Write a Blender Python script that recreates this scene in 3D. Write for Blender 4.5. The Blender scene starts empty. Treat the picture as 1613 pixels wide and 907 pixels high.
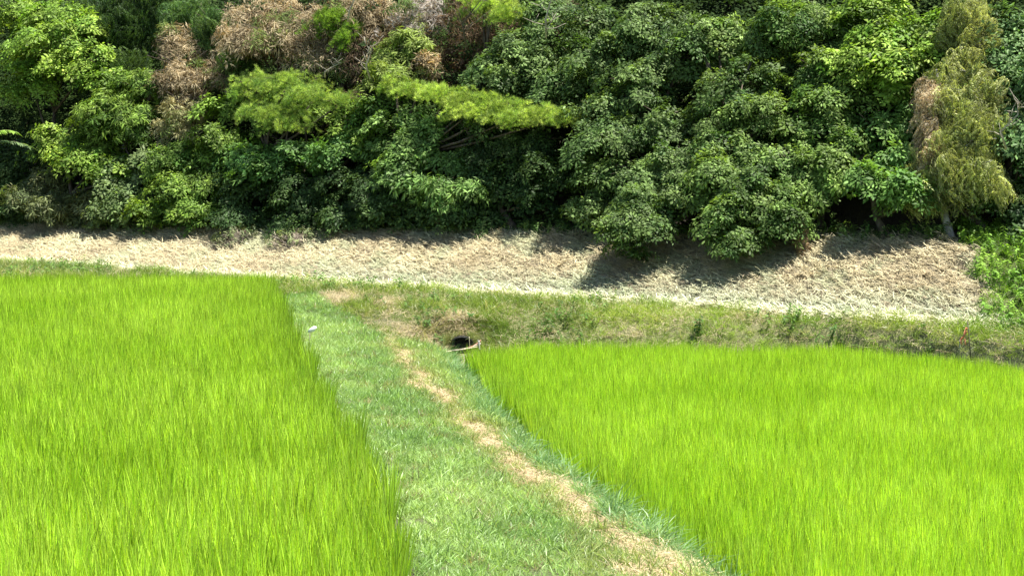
import bpy, math, random
import numpy as np
from mathutils import Vector, noise

random.seed(7)
rng = np.random.default_rng(7)
scene = bpy.context.scene
COL = scene.collection

# ------------------------------------------------------------------ camera
FPX, CW, CH = 2558.0, 1613.0, 907.0
CAMZ = 4.9
PITCH = math.atan((453.5 - 200.0) / FPX)
cam_d = bpy.data.cameras.new('camera')
cam = bpy.data.objects.new('camera', cam_d)
COL.objects.link(cam)
cam.location = (0, 0, CAMZ)
cam.rotation_euler = (math.radians(90) - PITCH, 0, 0)
cam_d.sensor_width = 36.0
cam_d.lens = 36.0 * FPX / CW
cam_d.clip_end = 3000
scene.camera = cam

# ------------------------------------------------------------------ light
SUN = Vector((0.30, 0.00, 0.93)).normalized()
ELEV = math.asin(SUN.z)
AZ = math.atan2(SUN.x, SUN.y)
world = bpy.data.worlds.new('World')
scene.world = world
world.use_nodes = True
wn = world.node_tree
sky = wn.nodes.new('ShaderNodeTexSky')
sky.sky_type = 'NISHITA'
sky.sun_disc = False
sky.sun_elevation = ELEV
sky.sun_rotation = AZ
wn.links.new(sky.outputs[0], wn.nodes['Background'].inputs[0])
wn.nodes['Background'].inputs[1].default_value = 0.075
sd = bpy.data.lights.new('sun', 'SUN')
sd.energy = 5.0
sd.angle = math.radians(0.5)
sd.color = (1.0, 0.96, 0.88)
so = bpy.data.objects.new('sun', sd)
COL.objects.link(so)
so.rotation_euler = SUN.to_track_quat('Z', 'Y').to_euler()
so.location = (20, 20, 60)
scene.view_settings.view_transform = 'Standard'
scene.view_settings.look = 'None'
scene.view_settings.exposure = 1.22
scene.view_settings.gamma = 1.0
scene.cycles.max_bounces = 6
scene.cycles.diffuse_bounces = 3
scene.cycles.transmission_bounces = 3


def U(px, py, d):
    """point at forward distance d (metres along +Y) seen at a photo position"""
    cx = (px - CW / 2) / FPX
    cy = (CH / 2 - py) / FPX
    fy = math.cos(PITCH) + cy * math.sin(PITCH)
    fz = -math.sin(PITCH) + cy * math.cos(PITCH)
    return Vector((cx / fy * d, d, CAMZ + fz / fy * d))


# ------------------------------------------------------------------ ground shape
def XL(y): return 1.66 - 0.187 * y + 0.28 * np.exp(-((np.asarray(y, float) - 18) / 4.5) ** 2)           # right edge of the left paddy
def XR(y): return np.interp(y, [9, 15.6, 19, 22.4, 27.5, 31.6, 40], [4.6, 2.4, 1.3, .48, -.35, -1.05, -2.2])           # left edge of the right paddy
def YF(x): return 37.6 - 0.62 * x           # foot of the mulched slope


def YT(x): return YF(x) + 3.3               # top of the mulched slope
def ZT(x): return 2.22 + 0.026 * np.clip(x, -30, 30)


def YE(x):                                   # far edge of the right paddy
    return np.where(x > 6.8, 32.5 - 1.05 * (x - 6.8), np.interp(x, [-1.2, -.4, .4, 2, 4], [32.0, 32.1, 33.0, 32.9, 32.5]))


def ss(a, b, v):
    t = np.clip((v - a) / (b - a), 0, 1)
    return t * t * (3 - 2 * t)


def gz(x, y):
    x = np.asarray(x, float); y = np.asarray(y, float)
    xc = np.clip(x, -40, 30)
    xl, xr = XL(y), XR(y)
    yf, yt, zt = YF(xc), YT(xc), ZT(xc)
    u = (x - xl) / (xr - xl)
    left = np.where(y < 40.9, 0.62, 0.62 + 0.38 * ss(40.85, 41.5, y))
    lev = np.where(u < 0.0, 0.74, np.where(u < 0.82, 0.74 - 0.26 * np.clip(u, 0, 1), 0.527 - 0.53 * ss(0.82, 1.06, u)))
    lev = np.maximum(lev, 0.0) * (1 - ss(32.6, 33.6, y) * ss(-2.6, -1.9, x))
    ye = YE(x)
    tb = np.clip((y - ye) / np.maximum(yf - ye, 0.6), 0, 1)
    bank = 1.0 * (0.72 * ss(0.0, 0.62, tb) + 0.28 * tb)
    # the bank stands steeper where the culvert comes out
    xc_ = (728 - 806.5) / FPX * 34.2
    bank = np.maximum(bank, 0.80 * np.exp(-((x - xc_) / 1.1) ** 4) * ss(34.4, 34.7, y))
    z = np.where(u < -0.03, left, np.maximum(lev * (1 - ss(37, 41, y) * 0.0), bank))
    # level silt in front of the culvert
    apron = np.exp(-((x - (728 - 806.5) / FPX * 34.2) / .75) ** 4) * ss(31.8, 32.6, y) * (1 - ss(34.3, 34.6, y))
    z = np.where(u > -.03, z * (1 - apron) + .12 * apron, z)
    # slope
    s = np.clip((y - yf) / (yt - yf), 0, 1)
    slope = 1.0 + (zt - 1.0) * (0.85 * s + 0.15 * ss(0, 1, s))
    z = np.where(y > yf, slope, np.minimum(z, 1.0))
    h = y - yt
    hill = zt + 0.12 * np.clip(h, 0, 1.5) + 0.62 * np.clip(h - 1.5, 0, 45)
    z = np.where(h > 0, hill, z)
    return z


def GZ(x, y): return float(gz(x, y))


def ND(x, y, s=1.0, o=0.0):
    return noise.noise(Vector((x * s + o, y * s - o, o * 0.37)))


# ------------------------------------------------------------------ helpers
def tag(o, label=None, cat=None, group=None, kind=None):
    if label: o['label'] = label
    if cat: o['category'] = cat
    if group: o['group'] = group
    if kind: o['kind'] = kind
    return o


def empty(name, loc=(0, 0, 0)):
    o = bpy.data.objects.new(name, None)
    o.empty_display_size = 0.3
    COL.objects.link(o)
    o.location = loc
    return o


class MB:
    def __init__(s): s.v = []; s.f = []; s.lv = []

    def add(s, verts, faces, lv=0.5):
        b = len(s.v)
        s.v += [tuple(p) for p in verts]
        s.f += [tuple(i + b for i in f) for f in faces]
        s.lv += [lv] * len(verts)

    def tube(s, pts, rad, n=7, lv=0.5, cap=True):
        pts = [Vector(p) for p in pts]
        rings = []
        for i, p in enumerate(pts):
            d = (pts[min(i + 1, len(pts) - 1)] - pts[max(i - 1, 0)]).normalized()
            a = d.cross(Vector((0.3, 1, 0.2))).normalized()
            b = d.cross(a)
            r = rad[i] if hasattr(rad, '__len__') else rad
            rings.append([p + (a * math.cos(2 * math.pi * k / n) + b * math.sin(2 * math.pi * k / n)) * r * (1 + 0.12 * math.sin(k * 2.3 + i)) for k in range(n)])
        vs = [q for r in rings for q in r]
        fs = []
        for i in range(len(pts) - 1):
            for k in range(n):
                fs.append((i * n + k, i * n + (k + 1) % n, (i + 1) * n + (k + 1) % n, (i + 1) * n + k))
        if cap:
            fs.append(tuple(range(n))[::-1]); fs.append(tuple((len(pts) - 1) * n + k for k in range(n)))
        s.add(vs, fs, lv)

    def blade(s, base, dirv, length, width, bend, seg=3, lv=0.5, side=None, tip=0.05, wide=0.35):
        """a leaf: starts at base along dirv and bends towards vector bend; widest at `wide`"""
        p = Vector(base); d = Vector(dirv).normalized(); bend = Vector(bend)
        if side is None:
            side = d.cross(Vector((random.uniform(-1, 1), random.uniform(-1, 1), random.uniform(-.3, 1)))).normalized()
        vs = []; fs = []
        for i in range(seg + 1):
            t = i / seg
            if wide <= 0: w = 1 - t * (1 - tip)
            else: w = math.sin(math.pi * min(1, (t / wide) * 0.5)) if t < wide else math.cos(math.pi * 0.5 * (t - wide) / (1 - wide))
            w = max(w, tip) * width * 0.5
            if i == seg:
                vs.append(p.copy())
            else:
                vs.append(p - side * w); vs.append(p + side * w)
            d = (d + bend / seg).normalized()
            p = p + d * (length / seg)
        for i in range(seg - 1):
            fs.append((2 * i, 2 * i + 1, 2 * i + 3, 2 * i + 2))
        fs.append((2 * seg - 2, 2 * seg - 1, 2 * seg))
        s.add(vs, fs, lv)

    def mesh(s, name, mat, smooth=True):
        m = bpy.data.meshes.new(name)
        m.from_pydata(s.v, [], s.f)
        a = m.attributes.new('lv', 'FLOAT', 'POINT')
        a.data.foreach_set('value', np.array(s.lv, dtype=np.float32))
        if smooth: m.polygons.foreach_set('use_smooth', [True] * len(m.polygons))
        if mat: m.materials.append(mat)
        m.update()
        return m

    def build(s, name, mat, parent=None, smooth=True, link=True):
        o = bpy.data.objects.new(name, s.mesh(name, mat, smooth))
        if link: COL.objects.link(o)
        if parent: o.parent = parent
        return o


# ------------------------------------------------------------------ materials
def new_mat(name):
    m = bpy.data.materials.new(name); m.use_nodes = True
    nt = m.node_tree; nt.nodes.clear()
    return m, nt, nt.nodes, nt.links


def leaf_mat(name, trans=0.4, rough=0.5, spec=0.35, lo=0.7, hi=1.25, tcol=(1.15, 1.2, 0.5)):
    m, nt, N, L = new_mat(name)
    out = N.new('ShaderNodeOutputMaterial')
    ti = N.new('ShaderNodeAttribute'); ti.attribute_type = 'INSTANCER'; ti.attribute_name = 'tint'
    lv = N.new('ShaderNodeAttribute'); lv.attribute_type = 'GEOMETRY'; lv.attribute_name = 'lv'
    mr = N.new('ShaderNodeMapRange'); mr.inputs[3].default_value = lo; mr.inputs[4].default_value = hi
    L.new(lv.outputs['Fac'], mr.inputs[0])
    mul = N.new('ShaderNodeVectorMath'); mul.operation = 'SCALE'
    tg = N.new('ShaderNodeAttribute'); tg.attribute_type = 'GEOMETRY'; tg.attribute_name = 'tint'
    ad = N.new('ShaderNodeVectorMath'); ad.operation = 'ADD'
    L.new(ti.outputs['Color'], ad.inputs[0]); L.new(tg.outputs['Color'], ad.inputs[1])
    L.new(ad.outputs[0], mul.inputs[0]); L.new(mr.outputs[0], mul.inputs['Scale'])
    p = N.new('ShaderNodeBsdfPrincipled')
    p.inputs['Roughness'].default_value = rough
    p.inputs['Specular IOR Level'].default_value = spec
    L.new(mul.outputs[0], p.inputs['Base Color'])
    if trans > 0:
        t = N.new('ShaderNodeBsdfTranslucent')
        m2 = N.new('ShaderNodeVectorMath'); m2.operation = 'MULTIPLY'
        m2.inputs[1].default_value = tcol
        L.new(mul.outputs[0], m2.inputs[0]); L.new(m2.outputs[0], t.inputs[0])
        mx = N.new('ShaderNodeMixShader'); mx.inputs[0].default_value = trans
        L.new(p.outputs[0], mx.inputs[1]); L.new(t.outputs[0], mx.inputs[2])
        L.new(mx.outputs[0], out.inputs[0])
    else:
        L.new(p.outputs[0], out.inputs[0])
    return m


def solid_mat(name, c1, c2, scale=8.0, rough=0.9, spec=0.2, stretch=(1, 1, 1), bump=0.3):
    m, nt, N, L = new_mat(name)
    out = N.new('ShaderNodeOutputMaterial'); p = N.new('ShaderNodeBsdfPrincipled')
    tc = N.new('ShaderNodeTexCoord'); mp = N.new('ShaderNodeMapping'); mp.inputs['Scale'].default_value = stretch
    n1 = N.new('ShaderNodeTexNoise'); n1.inputs['Scale'].default_value = scale; n1.inputs['Detail'].default_value = 6
    mx = N.new('ShaderNodeMix'); mx.data_type = 'RGBA'
    mx.inputs[6].default_value = (*c1, 1); mx.inputs[7].default_value = (*c2, 1)
    cr = N.new('ShaderNodeMapRange'); cr.inputs[1].default_value = 0.35; cr.inputs[2].default_value = 0.65
    L.new(tc.outputs['Object'], mp.inputs[0]); L.new(mp.outputs[0], n1.inputs[0])
    L.new(n1.outputs[0], cr.inputs[0]); L.new(cr.outputs[0], mx.inputs[0]); L.new(mx.outputs[2], p.inputs['Base Color'])
    p.inputs['Roughness'].default_value = rough; p.inputs['Specular IOR Level'].default_value = spec
    b = N.new('ShaderNodeBump'); b.inputs['Strength'].default_value = bump; b.inputs['Distance'].default_value = 0.02
    L.new(n1.outputs[0], b.inputs['Height']); L.new(b.outputs[0], p.inputs['Normal'])
    L.new(p.outputs[0], out.inputs[0])
    return m


def ground_mat():
    m, nt, N, L = new_mat('ground_soil')
    out = N.new('ShaderNodeOutputMaterial'); p = N.new('ShaderNodeBsdfPrincipled')
    at = N.new('ShaderNodeAttribute'); at.attribute_name = 'soil'
    tc = N.new('ShaderNodeTexCoord')
    n1 = N.new('ShaderNodeTexNoise'); n1.inputs['Scale'].default_value = 6; n1.inputs['Detail'].default_value = 8
    n2 = N.new('ShaderNodeTexNoise'); n2.inputs['Scale'].default_value = 40; n2.inputs['Detail'].default_value = 4
    L.new(tc.outputs['Object'], n1.inputs[0]); L.new(tc.outputs['Object'], n2.inputs[0])
    ad = N.new('ShaderNodeMath'); ad.operation = 'ADD'
    L.new(n1.outputs[0], ad.inputs[0]); L.new(n2.outputs[0], ad.inputs[1])
    mr = N.new('ShaderNodeMapRange'); mr.inputs[1].default_value = 0.7; mr.inputs[2].default_value = 1.3
    mr.inputs[3].default_value = 0.6; mr.inputs[4].default_value = 1.3
    L.new(ad.outputs[0], mr.inputs[0])
    sc = N.new('ShaderNodeVectorMath'); sc.operation = 'SCALE'
    L.new(at.outputs['Color'], sc.inputs[0]); L.new(mr.outputs[0], sc.inputs['Scale'])
    L.new(sc.outputs[0], p.inputs['Base Color']); p.inputs['Roughness'].default_value = 0.95
    b = N.new('ShaderNodeBump'); b.inputs['Distance'].default_value = 0.03; b.inputs['Strength'].default_value = 0.6
    L.new(ad.outputs[0], b.inputs['Height']); L.new(b.outputs[0], p.inputs['Normal'])
    L.new(p.outputs[0], out.inputs[0])
    return m


M_RICE = leaf_mat('rice_leaf', trans=0.42, rough=0.45, spec=0.25, lo=0.42, hi=1.45, tcol=(1.15, 1.1, 0.4))
M_LEAF = leaf_mat('tree_leaf', trans=0.36, rough=0.55, spec=0.2, lo=0.45, hi=1.55)
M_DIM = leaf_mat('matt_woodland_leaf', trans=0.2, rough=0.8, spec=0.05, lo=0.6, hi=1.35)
M_PINE = leaf_mat('pine_needle', trans=0.4, rough=0.5, spec=0.25, lo=0.45, hi=1.5, tcol=(1.2, 1.15, 0.5))
M_GRASS = leaf_mat('grass_blade', trans=0.42, rough=0.4, spec=0.45, lo=0.65, hi=1.35, tcol=(1.1, 1.1, 0.6))
M_STRAW = leaf_mat('dry_straw', trans=0.15, rough=0.6, spec=0.3, lo=0.6, hi=1.25, tcol=(1.1, 1.0, 0.8))
M_DEAD = leaf_mat('dead_leaf', trans=0.3, rough=0.7, spec=0.15, lo=0.55, hi=1.3, tcol=(1.2, 1.0, 0.7))
M_BARK = solid_mat('grey_brown_bark', (0.07, 0.055, 0.04), (0.16, 0.13, 0.10), 12, stretch=(1, 1, 0.25))
M_PALE = solid_mat('pale_bark', (0.22, 0.21, 0.19), (0.45, 0.43, 0.39), 9, stretch=(1, 1, 0.4))
M_DRYWOOD = solid_mat('bleached_wood', (0.3, 0.26, 0.2), (0.5, 0.45, 0.36), 9, stretch=(1, 1, 0.4))

# ------------------------------------------------------------------ scatter (uncountable leaves and blades)
TPL = {}


def scatter(name, pos, rot, scl, idx, tint, kinds, mat, parent=None, solid=False):
    """one object whose vertices each carry one sprig from the list `kinds`"""
    n = len(pos)
    me = bpy.data.meshes.new(name)
    me.vertices.add(n)
    me.vertices.foreach_set('co', np.asarray(pos, np.float32).ravel())
    a = me.attributes.new('rot', 'FLOAT_VECTOR', 'POINT'); a.data.foreach_set('vector', np.asarray(rot, np.float32).ravel())
    a = me.attributes.new('scl', 'FLOAT', 'POINT'); a.data.foreach_set('value', np.asarray(scl, np.float32))
    a = me.attributes.new('idx', 'INT', 'POINT'); a.data.foreach_set('value', np.asarray(idx, np.int32))
    t4 = np.ones((n, 4), np.float32); t4[:, :3] = tint
    a = me.attributes.new('tint', 'FLOAT_COLOR', 'POINT'); a.data.foreach_set('color', t4.ravel())
    me.materials.append(mat)
    o = bpy.data.objects.new(name, me); COL.objects.link(o)
    if parent: o.parent = parent
    key = tuple(k.name for k in kinds) + (solid,)
    if key not in TPL:
        ng = bpy.data.node_groups.new('sprigs_' + str(len(TPL)), 'GeometryNodeTree')
        ng.interface.new_socket('Geometry', in_out='INPUT', socket_type='NodeSocketGeometry')
        ng.interface.new_socket('Geometry', in_out='OUTPUT', socket_type='NodeSocketGeometry')
        N, L = ng.nodes, ng.links
        gi = N.new('NodeGroupInput'); go = N.new('NodeGroupOutput')
        jn = N.new('GeometryNodeJoinGeometry')
        def attr(nm, ty):
            q = N.new('GeometryNodeInputNamedAttribute'); q.data_type = ty; q.inputs[0].default_value = nm
            return next(s for s in q.outputs if s.enabled)
        r, s_, ix = attr('rot', 'FLOAT_VECTOR'), attr('scl', 'FLOAT'), attr('idx', 'INT')
        for k, ob in enumerate(kinds):
            oi = N.new('GeometryNodeObjectInfo'); oi.inputs['Object'].default_value = ob
            cm = N.new('FunctionNodeCompare'); cm.data_type = 'INT'; cm.operation = 'EQUAL'
            ins = [q for q in cm.inputs if q.type == 'INT']
            L.new(ix, ins[0]); ins[1].default_value = k
            ip = N.new('GeometryNodeInstanceOnPoints')
            L.new(gi.outputs[0], ip.inputs['Points']); L.new(cm.outputs[0], ip.inputs['Selection'])
            L.new(oi.outputs['Geometry'], ip.inputs['Instance'])
            L.new(r, ip.inputs['Rotation']); L.new(s_, ip.inputs['Scale'])
            L.new(ip.outputs[0], jn.inputs[0])
        if solid:
            rl = N.new('GeometryNodeRealizeInstances'); L.new(jn.outputs[0], rl.inputs[0]); L.new(rl.outputs[0], go.inputs[0])
        else:
            L.new(jn.outputs[0], go.inputs[0])
        TPL[key] = ng
    md = o.modifiers.new('sprigs', 'NODES'); md.node_group = TPL[key]
    if not solid: o['kind'] = 'stuff'
    return o


def euler_from_n(n, spin):
    """euler XYZ of the rotation that takes +Z to n after spinning about +Z"""
    n = np.asarray(n, float); n = n / np.linalg.norm(n, axis=1, keepdims=True)
    az = np.arctan2(n[:, 1], n[:, 0]); ti = np.arccos(np.clip(n[:, 2], -1, 1))
    ca, sa, ct, st = np.cos(az), np.sin(az), np.cos(ti), np.sin(ti)
    sp = spin - az
    cs, sn = np.cos(sp), np.sin(sp)
    # R = Rz(az) Ry(ti) Rz(sp)
    r00 = ca * ct * cs - sa * sn; r10 = sa * ct * cs + ca * sn; r20 = -st * cs
    r21 = st * sn; r22 = ct
    return np.stack([np.arctan2(r21, r22), np.arctan2(-r20, np.hypot(r00, r10)), np.arctan2(r10, r00)], 1)


# ------------------------------------------------------------------ sprigs
def R(a, b): return random.uniform(a, b)


def sprig_rice(k, n=26, lo=.50, hi=.72, w=.0145, nm='rice_hill'):
    m = MB()
    for i in range(n):
        a = R(0, 6.283); r = R(0, 0.045)
        out = Vector((math.cos(a), math.sin(a), 0))
        m.blade(out * r, out * R(0.0, 0.13) + Vector((0, 0, 1)), R(lo, hi), w * R(.7, 1.3),
                out * R(0.0, 0.32) + Vector((R(-.08, .08), R(-.08, .08), 0)), seg=4, lv=R(0, 1), tip=0.1, wide=0.3)
    return m.build('%s_%d' % (nm, k), M_RICE, link=False)


def sprig_grass(k, n=26, lmin=.08, lmax=.17, w=.009, spread=.07, lean=.9, droop=.9, mat=None, nm='grass'):
    m = MB()
    for i in range(n):
        a = R(0, 6.283); out = Vector((math.cos(a), math.sin(a), 0))
        b = Vector((R(-1, 1), R(-1, 1), 0)) * spread
        m.blade(b, out * R(0.05, lean) + Vector((0, 0, 1)), R(lmin, lmax), w * R(.7, 1.3),
                out * R(0.1, droop) + Vector((R(-.3, .3), R(-.3, .3), -R(0, droop))), seg=3, lv=R(0, 1), wide=0.3)
    return m.build('%s_tuft_%d' % (nm, k), mat or M_GRASS, link=False)


def sprig_straw(k, n=28, lmin=.10, lmax=.28, w=.015, spread=.17, mat=None, nm='straw', rise=.10):
    m = MB()
    for i in range(n):
        a = R(0, 6.283); out = Vector((math.cos(a), math.sin(a), R(-.02, rise)))
        sd = Vector((-out.y, out.x, 0))
        m.blade((R(-1, 1) * spread, R(-1, 1) * spread, R(0.0, .05)), out, R(lmin, lmax), w * R(.6, 1.5),
                sd * R(-2.0, 2.0) + Vector((0, 0, -R(0, .25))), seg=4, lv=R(0, 1),
                side=(sd + Vector((0, 0, R(-.5, .5)))).normalized(), wide=0.4)
    return m.build('%s_tuft_%d' % (nm, k), mat or M_STRAW, link=False)


def sprig_leaf(k, n=13, lmin=.09, lmax=.15, asp=.42, spread=.11, tilt=(-.35, .5), droop=.5, nm='broadleaf', mat=None, seg=3):
    m = MB()
    for i in range(n):
        a = i * 2.4 + R(-.4, .4); q = math.sqrt((i + .5) / n)
        out = Vector((math.cos(a), math.sin(a), R(*tilt)))
        l = R(lmin, lmax)
        sd = Vector((-out.y, out.x, R(-.55, .55))).normalized()
        m.blade(Vector((math.cos(a) * q * spread, math.sin(a) * q * spread, R(-.05, .05) - q * .03)), out, l, l * asp,
                Vector((0, 0, -R(.1, droop))), seg=seg, lv=R(0, 1), side=sd, wide=.45)
    return m.build('%s_sprig_%d' % (nm, k), mat or M_LEAF, link=False)


def sprig_pine(k):
    m = MB()
    for j in range(3):
        c = Vector((R(-.07, .07), R(-.07, .07), R(-.02, .03)))
        for i in range(22):
            a = R(0, 6.283); e = R(.1, 1.5)
            m.blade(c, (math.cos(a) * math.cos(e), math.sin(a) * math.cos(e), math.sin(e)), R(.07, .12), .0065, (R(-.1, .1), R(-.1, .1), 0), seg=1, lv=R(0, 1), wide=0, tip=.4)
    return m.build('pine_tuft_%d' % k, M_PINE, link=False)


def sprig_cypress(k, dead=False):
    m = MB()
    for j in range(5):
        a = R(0, 6.283); out = Vector((math.cos(a), math.sin(a), 0))
        p = out * .03; d = (out + Vector((0, 0, R(-.2, .4)))).normalized()
        L_ = R(.3, .55); seg = 9; v = R(0, 1)
        for s in range(seg):
            q = d.cross(Vector((R(-.2, .2), R(-.2, .2), 1))).normalized()
            for sg in (-1, 1):
                m.blade(p, d * .6 + q * sg * .8 + Vector((0, 0, -.5)), R(.05, .09), .02, (0, 0, -.6), seg=2, lv=min(1, max(0, v + R(-.3, .3))))
            d = (d + Vector((0, 0, -.45))).normalized(); p = p + d * L_ / seg
    return m.build('cypress_frond_%d%s' % (k, 'd' if dead else ''), M_DEAD if dead else M_LEAF, link=False)


def sprig_weed(k):
    m = MB()
    h = R(.28, .45)
    for i in range(16):
        t = (i + 1) / 16; a = i * 2.1; out = Vector((math.cos(a), math.sin(a), R(-.1, .5)))
        l = R(.08, .16)
        m.blade((R(-.03, .03), R(-.03, .03), h * t), out, l, l * .38, (0, 0, -R(.3, 1.0)), seg=3, lv=R(0, 1), wide=.4,
                side=Vector((-out.y, out.x, R(-.4, .4))).normalized())
    m.tube([(0, 0, 0), (.01, 0, h)], [.004, .002], 4, .3)
    return m.build('weed_sprig_%d' % k, M_LEAF, link=False)


K_RICE = [sprig_rice(i) for i in range(8)]
K_RICE_SHORT = [sprig_rice(i, 22, .54, .68, .012, 'short_rice_hill') for i in range(8)]
K_TURF = [sprig_grass(i) for i in range(6)]
K_LONG = [sprig_grass(i, 24, .18, .42, .011, .09, .7, 1.5, nm='long_grass') for i in range(5)]
K_STRAW = [sprig_straw(i) for i in range(6)]
K_THATCH = [sprig_straw(i, 26, .08, .3, .006, .14, nm='thatch', rise=.3) for i in range(5)]
K_BROAD = [sprig_leaf(i) for i in range(5)]
K_OAK = [sprig_leaf(i, 17, .075, .12, .45, .12, (-.4, .6), .7, nm='oak') for i in range(5)]
K_LONGLEAF = [sprig_leaf(i, 14, .12, .22, .2, .07, (-.5, .6), 1.2, nm='longleaf') for i in range(5)]
K_DEADLEAF = [sprig_leaf(i, 16, .10, .22, .14, .1, (-.9, .5), 1.5, nm='deadleaf', mat=M_DEAD) for i in range(5)]
K_DIM = [sprig_leaf(i, 17, .075, .12, .45, .12, (-.4, .6), .7, nm='dim', mat=M_DIM) for i in range(5)]
K_PINE = [sprig_pine(i) for i in range(5)]
K_CYP = [sprig_cypress(i) for i in range(4)]
K_CYPD = [sprig_cypress(i, True) for i in range(4)]
K_WEED = [sprig_weed(i) for i in range(5)]

# ------------------------------------------------------------------ ground
CUL = (728 - 806.5) / FPX * 34.2      # where the culvert opens


def track(x, y):
    """1 on the bare dry track along the levee, 0 off it"""
    u = (x - XL(y)) / (XR(y) - XL(y))
    c = float(np.interp(y, [9, 16, 20, 22.5, 27, 32], [.80, .79, .76, .69, .62, .60])) + .02 * math.sin(y * 2.3)
    w = float(np.interp(y, [14, 17, 20, 23, 27, 32], [.20, .17, .125, .095, .07, .05])) * (1 + .15 * math.sin(y * 1.7))
    v = 1 - abs(u - c) / w + .9 * ND(x, y, 2.2, 7) + .5 * ND(x, y, 6, 3)
    if 22.5 < y < 25 or y > 30.5: v -= .3
    if y > 33.5: v -= 2
    return v


def build_ground():
    xs = np.concatenate([np.linspace(-700, -60, 12), np.linspace(-50, -24, 14), np.arange(-22, 20.01, 0.25), np.linspace(22, 50, 14), np.linspace(60, 700, 12)])
    ys = np.concatenate([np.linspace(-500, -40, 10), np.linspace(-30, 8, 20), np.arange(9, 56.01, 0.25), np.linspace(58, 100, 20), np.linspace(130, 900, 10)])
    X, Y = np.meshgrid(xs, ys)
    Z = gz(X, Y)
    nx, ny = len(xs), len(ys)
    soil = np.zeros((ny, nx, 4), np.float32); soil[..., 3] = 1
    xl, xr = XL(Y), XR(Y); yf = YF(np.clip(X, -40, 30)); yt = YT(np.clip(X, -40, 30))
    for j in range(ny):
        for i in range(nx):
            x, y = X[j, i], Y[j, i]
            if y > yt[j, i] - 0.2: c = (.045, .036, .022)
            elif y > yf[j, i]: c = (.30, .26, .17) if x < 10 else (.08, .09, .03)
            elif x < xl[j, i] and y < 40.9: c = (.05, .045, .03)
            elif x > xr[j, i] and y < YE(x): c = (.05, .045, .03)
            else:
                u = (x - xl[j, i]) / (xr[j, i] - xl[j, i])
                c = (.34, .25, .13) if (track(x, y) > .3 and y < 33) else (.10, .11, .05)
                if y > 32 and u > 1: c = (.19, .19, .08)
            soil[j, i, :3] = c
            if -24 < x < 21 and 8 < y < 57:
                Z[j, i] += 0.035 * ND(x, y, 1.7) + 0.02 * ND(x, y, 4.1, 3)
    me = bpy.data.meshes.new('ground')
    V = np.stack([X, Y, Z], -1).reshape(-1, 3)
    idx = np.arange(nx * ny).reshape(ny, nx)
    F = np.stack([idx[:-1, :-1], idx[:-1, 1:], idx[1:, 1:], idx[1:, :-1]], -1).reshape(-1, 4)
    me.from_pydata(V.tolist(), [], F.tolist())
    a = me.attributes.new('soil', 'FLOAT_COLOR', 'POINT'); a.data.foreach_set('color', soil.ravel())
    me.polygons.foreach_set('use_smooth', [True] * len(me.polygons))
    me.materials.append(ground_mat())
    o = bpy.data.objects.new('ground', me); COL.objects.link(o)
    tag(o, 'terraced soil under both paddies, the grass bank and the wooded hillside', None, kind='structure')


build_ground()

def poly_scatter(name, label, cat, xy, kinds, mat, tintf, sclf, up=(0, 0, 1), slopeN=None, sink=0.01, kind='stuff', zoff=0.0, tilt=.12):
    xy = np.asarray(xy)
    n = len(xy)
    z = gz(xy[:, 0], xy[:, 1]) - sink + zoff
    pos = np.column_stack([xy, z])
    nr = np.tile(np.array(slopeN if slopeN else up, float), (n, 1)) + rng.normal(0, tilt, (n, 3)) * [1, 1, .2]
    rot = euler_from_n(nr, rng.uniform(0, 6.283, n))
    tint = np.array([tintf(x, y) for x, y in xy]); scl = np.array([sclf(x, y) for x, y in xy])
    o = scatter(name, pos, rot, scl, rng.integers(0, len(kinds), n), tint, kinds, mat, solid=(kind is None))
    tag(o, label, cat, kind=kind)
    return o


def mixc(a, b, t): return np.array(a) * (1 - t) + np.array(b) * t


def grid_pts(x0, x1, y0, y1, sx, sy, keep, jit=.35):
    X, Y = np.meshgrid(np.arange(x0, x1, sx), np.arange(y0, y1, sy))
    X = X + rng.uniform(-jit, jit, X.shape) * sx; Y = Y + rng.uniform(-jit, jit, Y.shape) * sy
    p = np.column_stack([X.ravel(), Y.ravel()])
    return p[keep(p[:, 0], p[:, 1])]


# ------------------------------------------------------------------ rice
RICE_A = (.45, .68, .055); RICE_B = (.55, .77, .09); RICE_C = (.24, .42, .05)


def rice_tint(edge):
    def f(x, y):
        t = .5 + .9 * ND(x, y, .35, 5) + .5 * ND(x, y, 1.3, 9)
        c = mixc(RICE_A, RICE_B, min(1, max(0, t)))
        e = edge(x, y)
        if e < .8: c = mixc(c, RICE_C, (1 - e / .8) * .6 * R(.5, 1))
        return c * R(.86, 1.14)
    return f


def in_left(x, y): return (x < XL(y) - .08 - .05 * np.sin(y * 2.1)) & (x > -.335 * y - 3.5) & (y < 40.8) & (gz(x, y) < .75)
def in_right(x, y): return (x > XR(y) + .12 + .10 * np.sin(y * 1.3)) & (x < .335 * y + 3) & (y < YE(x) - .05)


pl = grid_pts(-18, 1, 8, 41, .185, .185, in_left)
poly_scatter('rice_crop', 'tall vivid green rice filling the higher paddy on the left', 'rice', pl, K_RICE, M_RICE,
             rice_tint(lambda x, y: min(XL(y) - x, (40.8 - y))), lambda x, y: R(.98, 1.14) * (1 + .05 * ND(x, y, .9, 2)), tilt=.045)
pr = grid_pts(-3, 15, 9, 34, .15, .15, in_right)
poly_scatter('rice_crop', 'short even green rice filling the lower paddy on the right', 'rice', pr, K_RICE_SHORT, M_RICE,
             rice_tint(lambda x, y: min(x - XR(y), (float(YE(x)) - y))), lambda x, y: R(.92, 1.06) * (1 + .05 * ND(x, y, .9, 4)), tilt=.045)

# ------------------------------------------------------------------ levee turf and worn straw track
def lev_end(x): return 38.3 - 2.4 * np.maximum(0, x + 4.7)      # where the mown levee gives way to the rough bank


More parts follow.
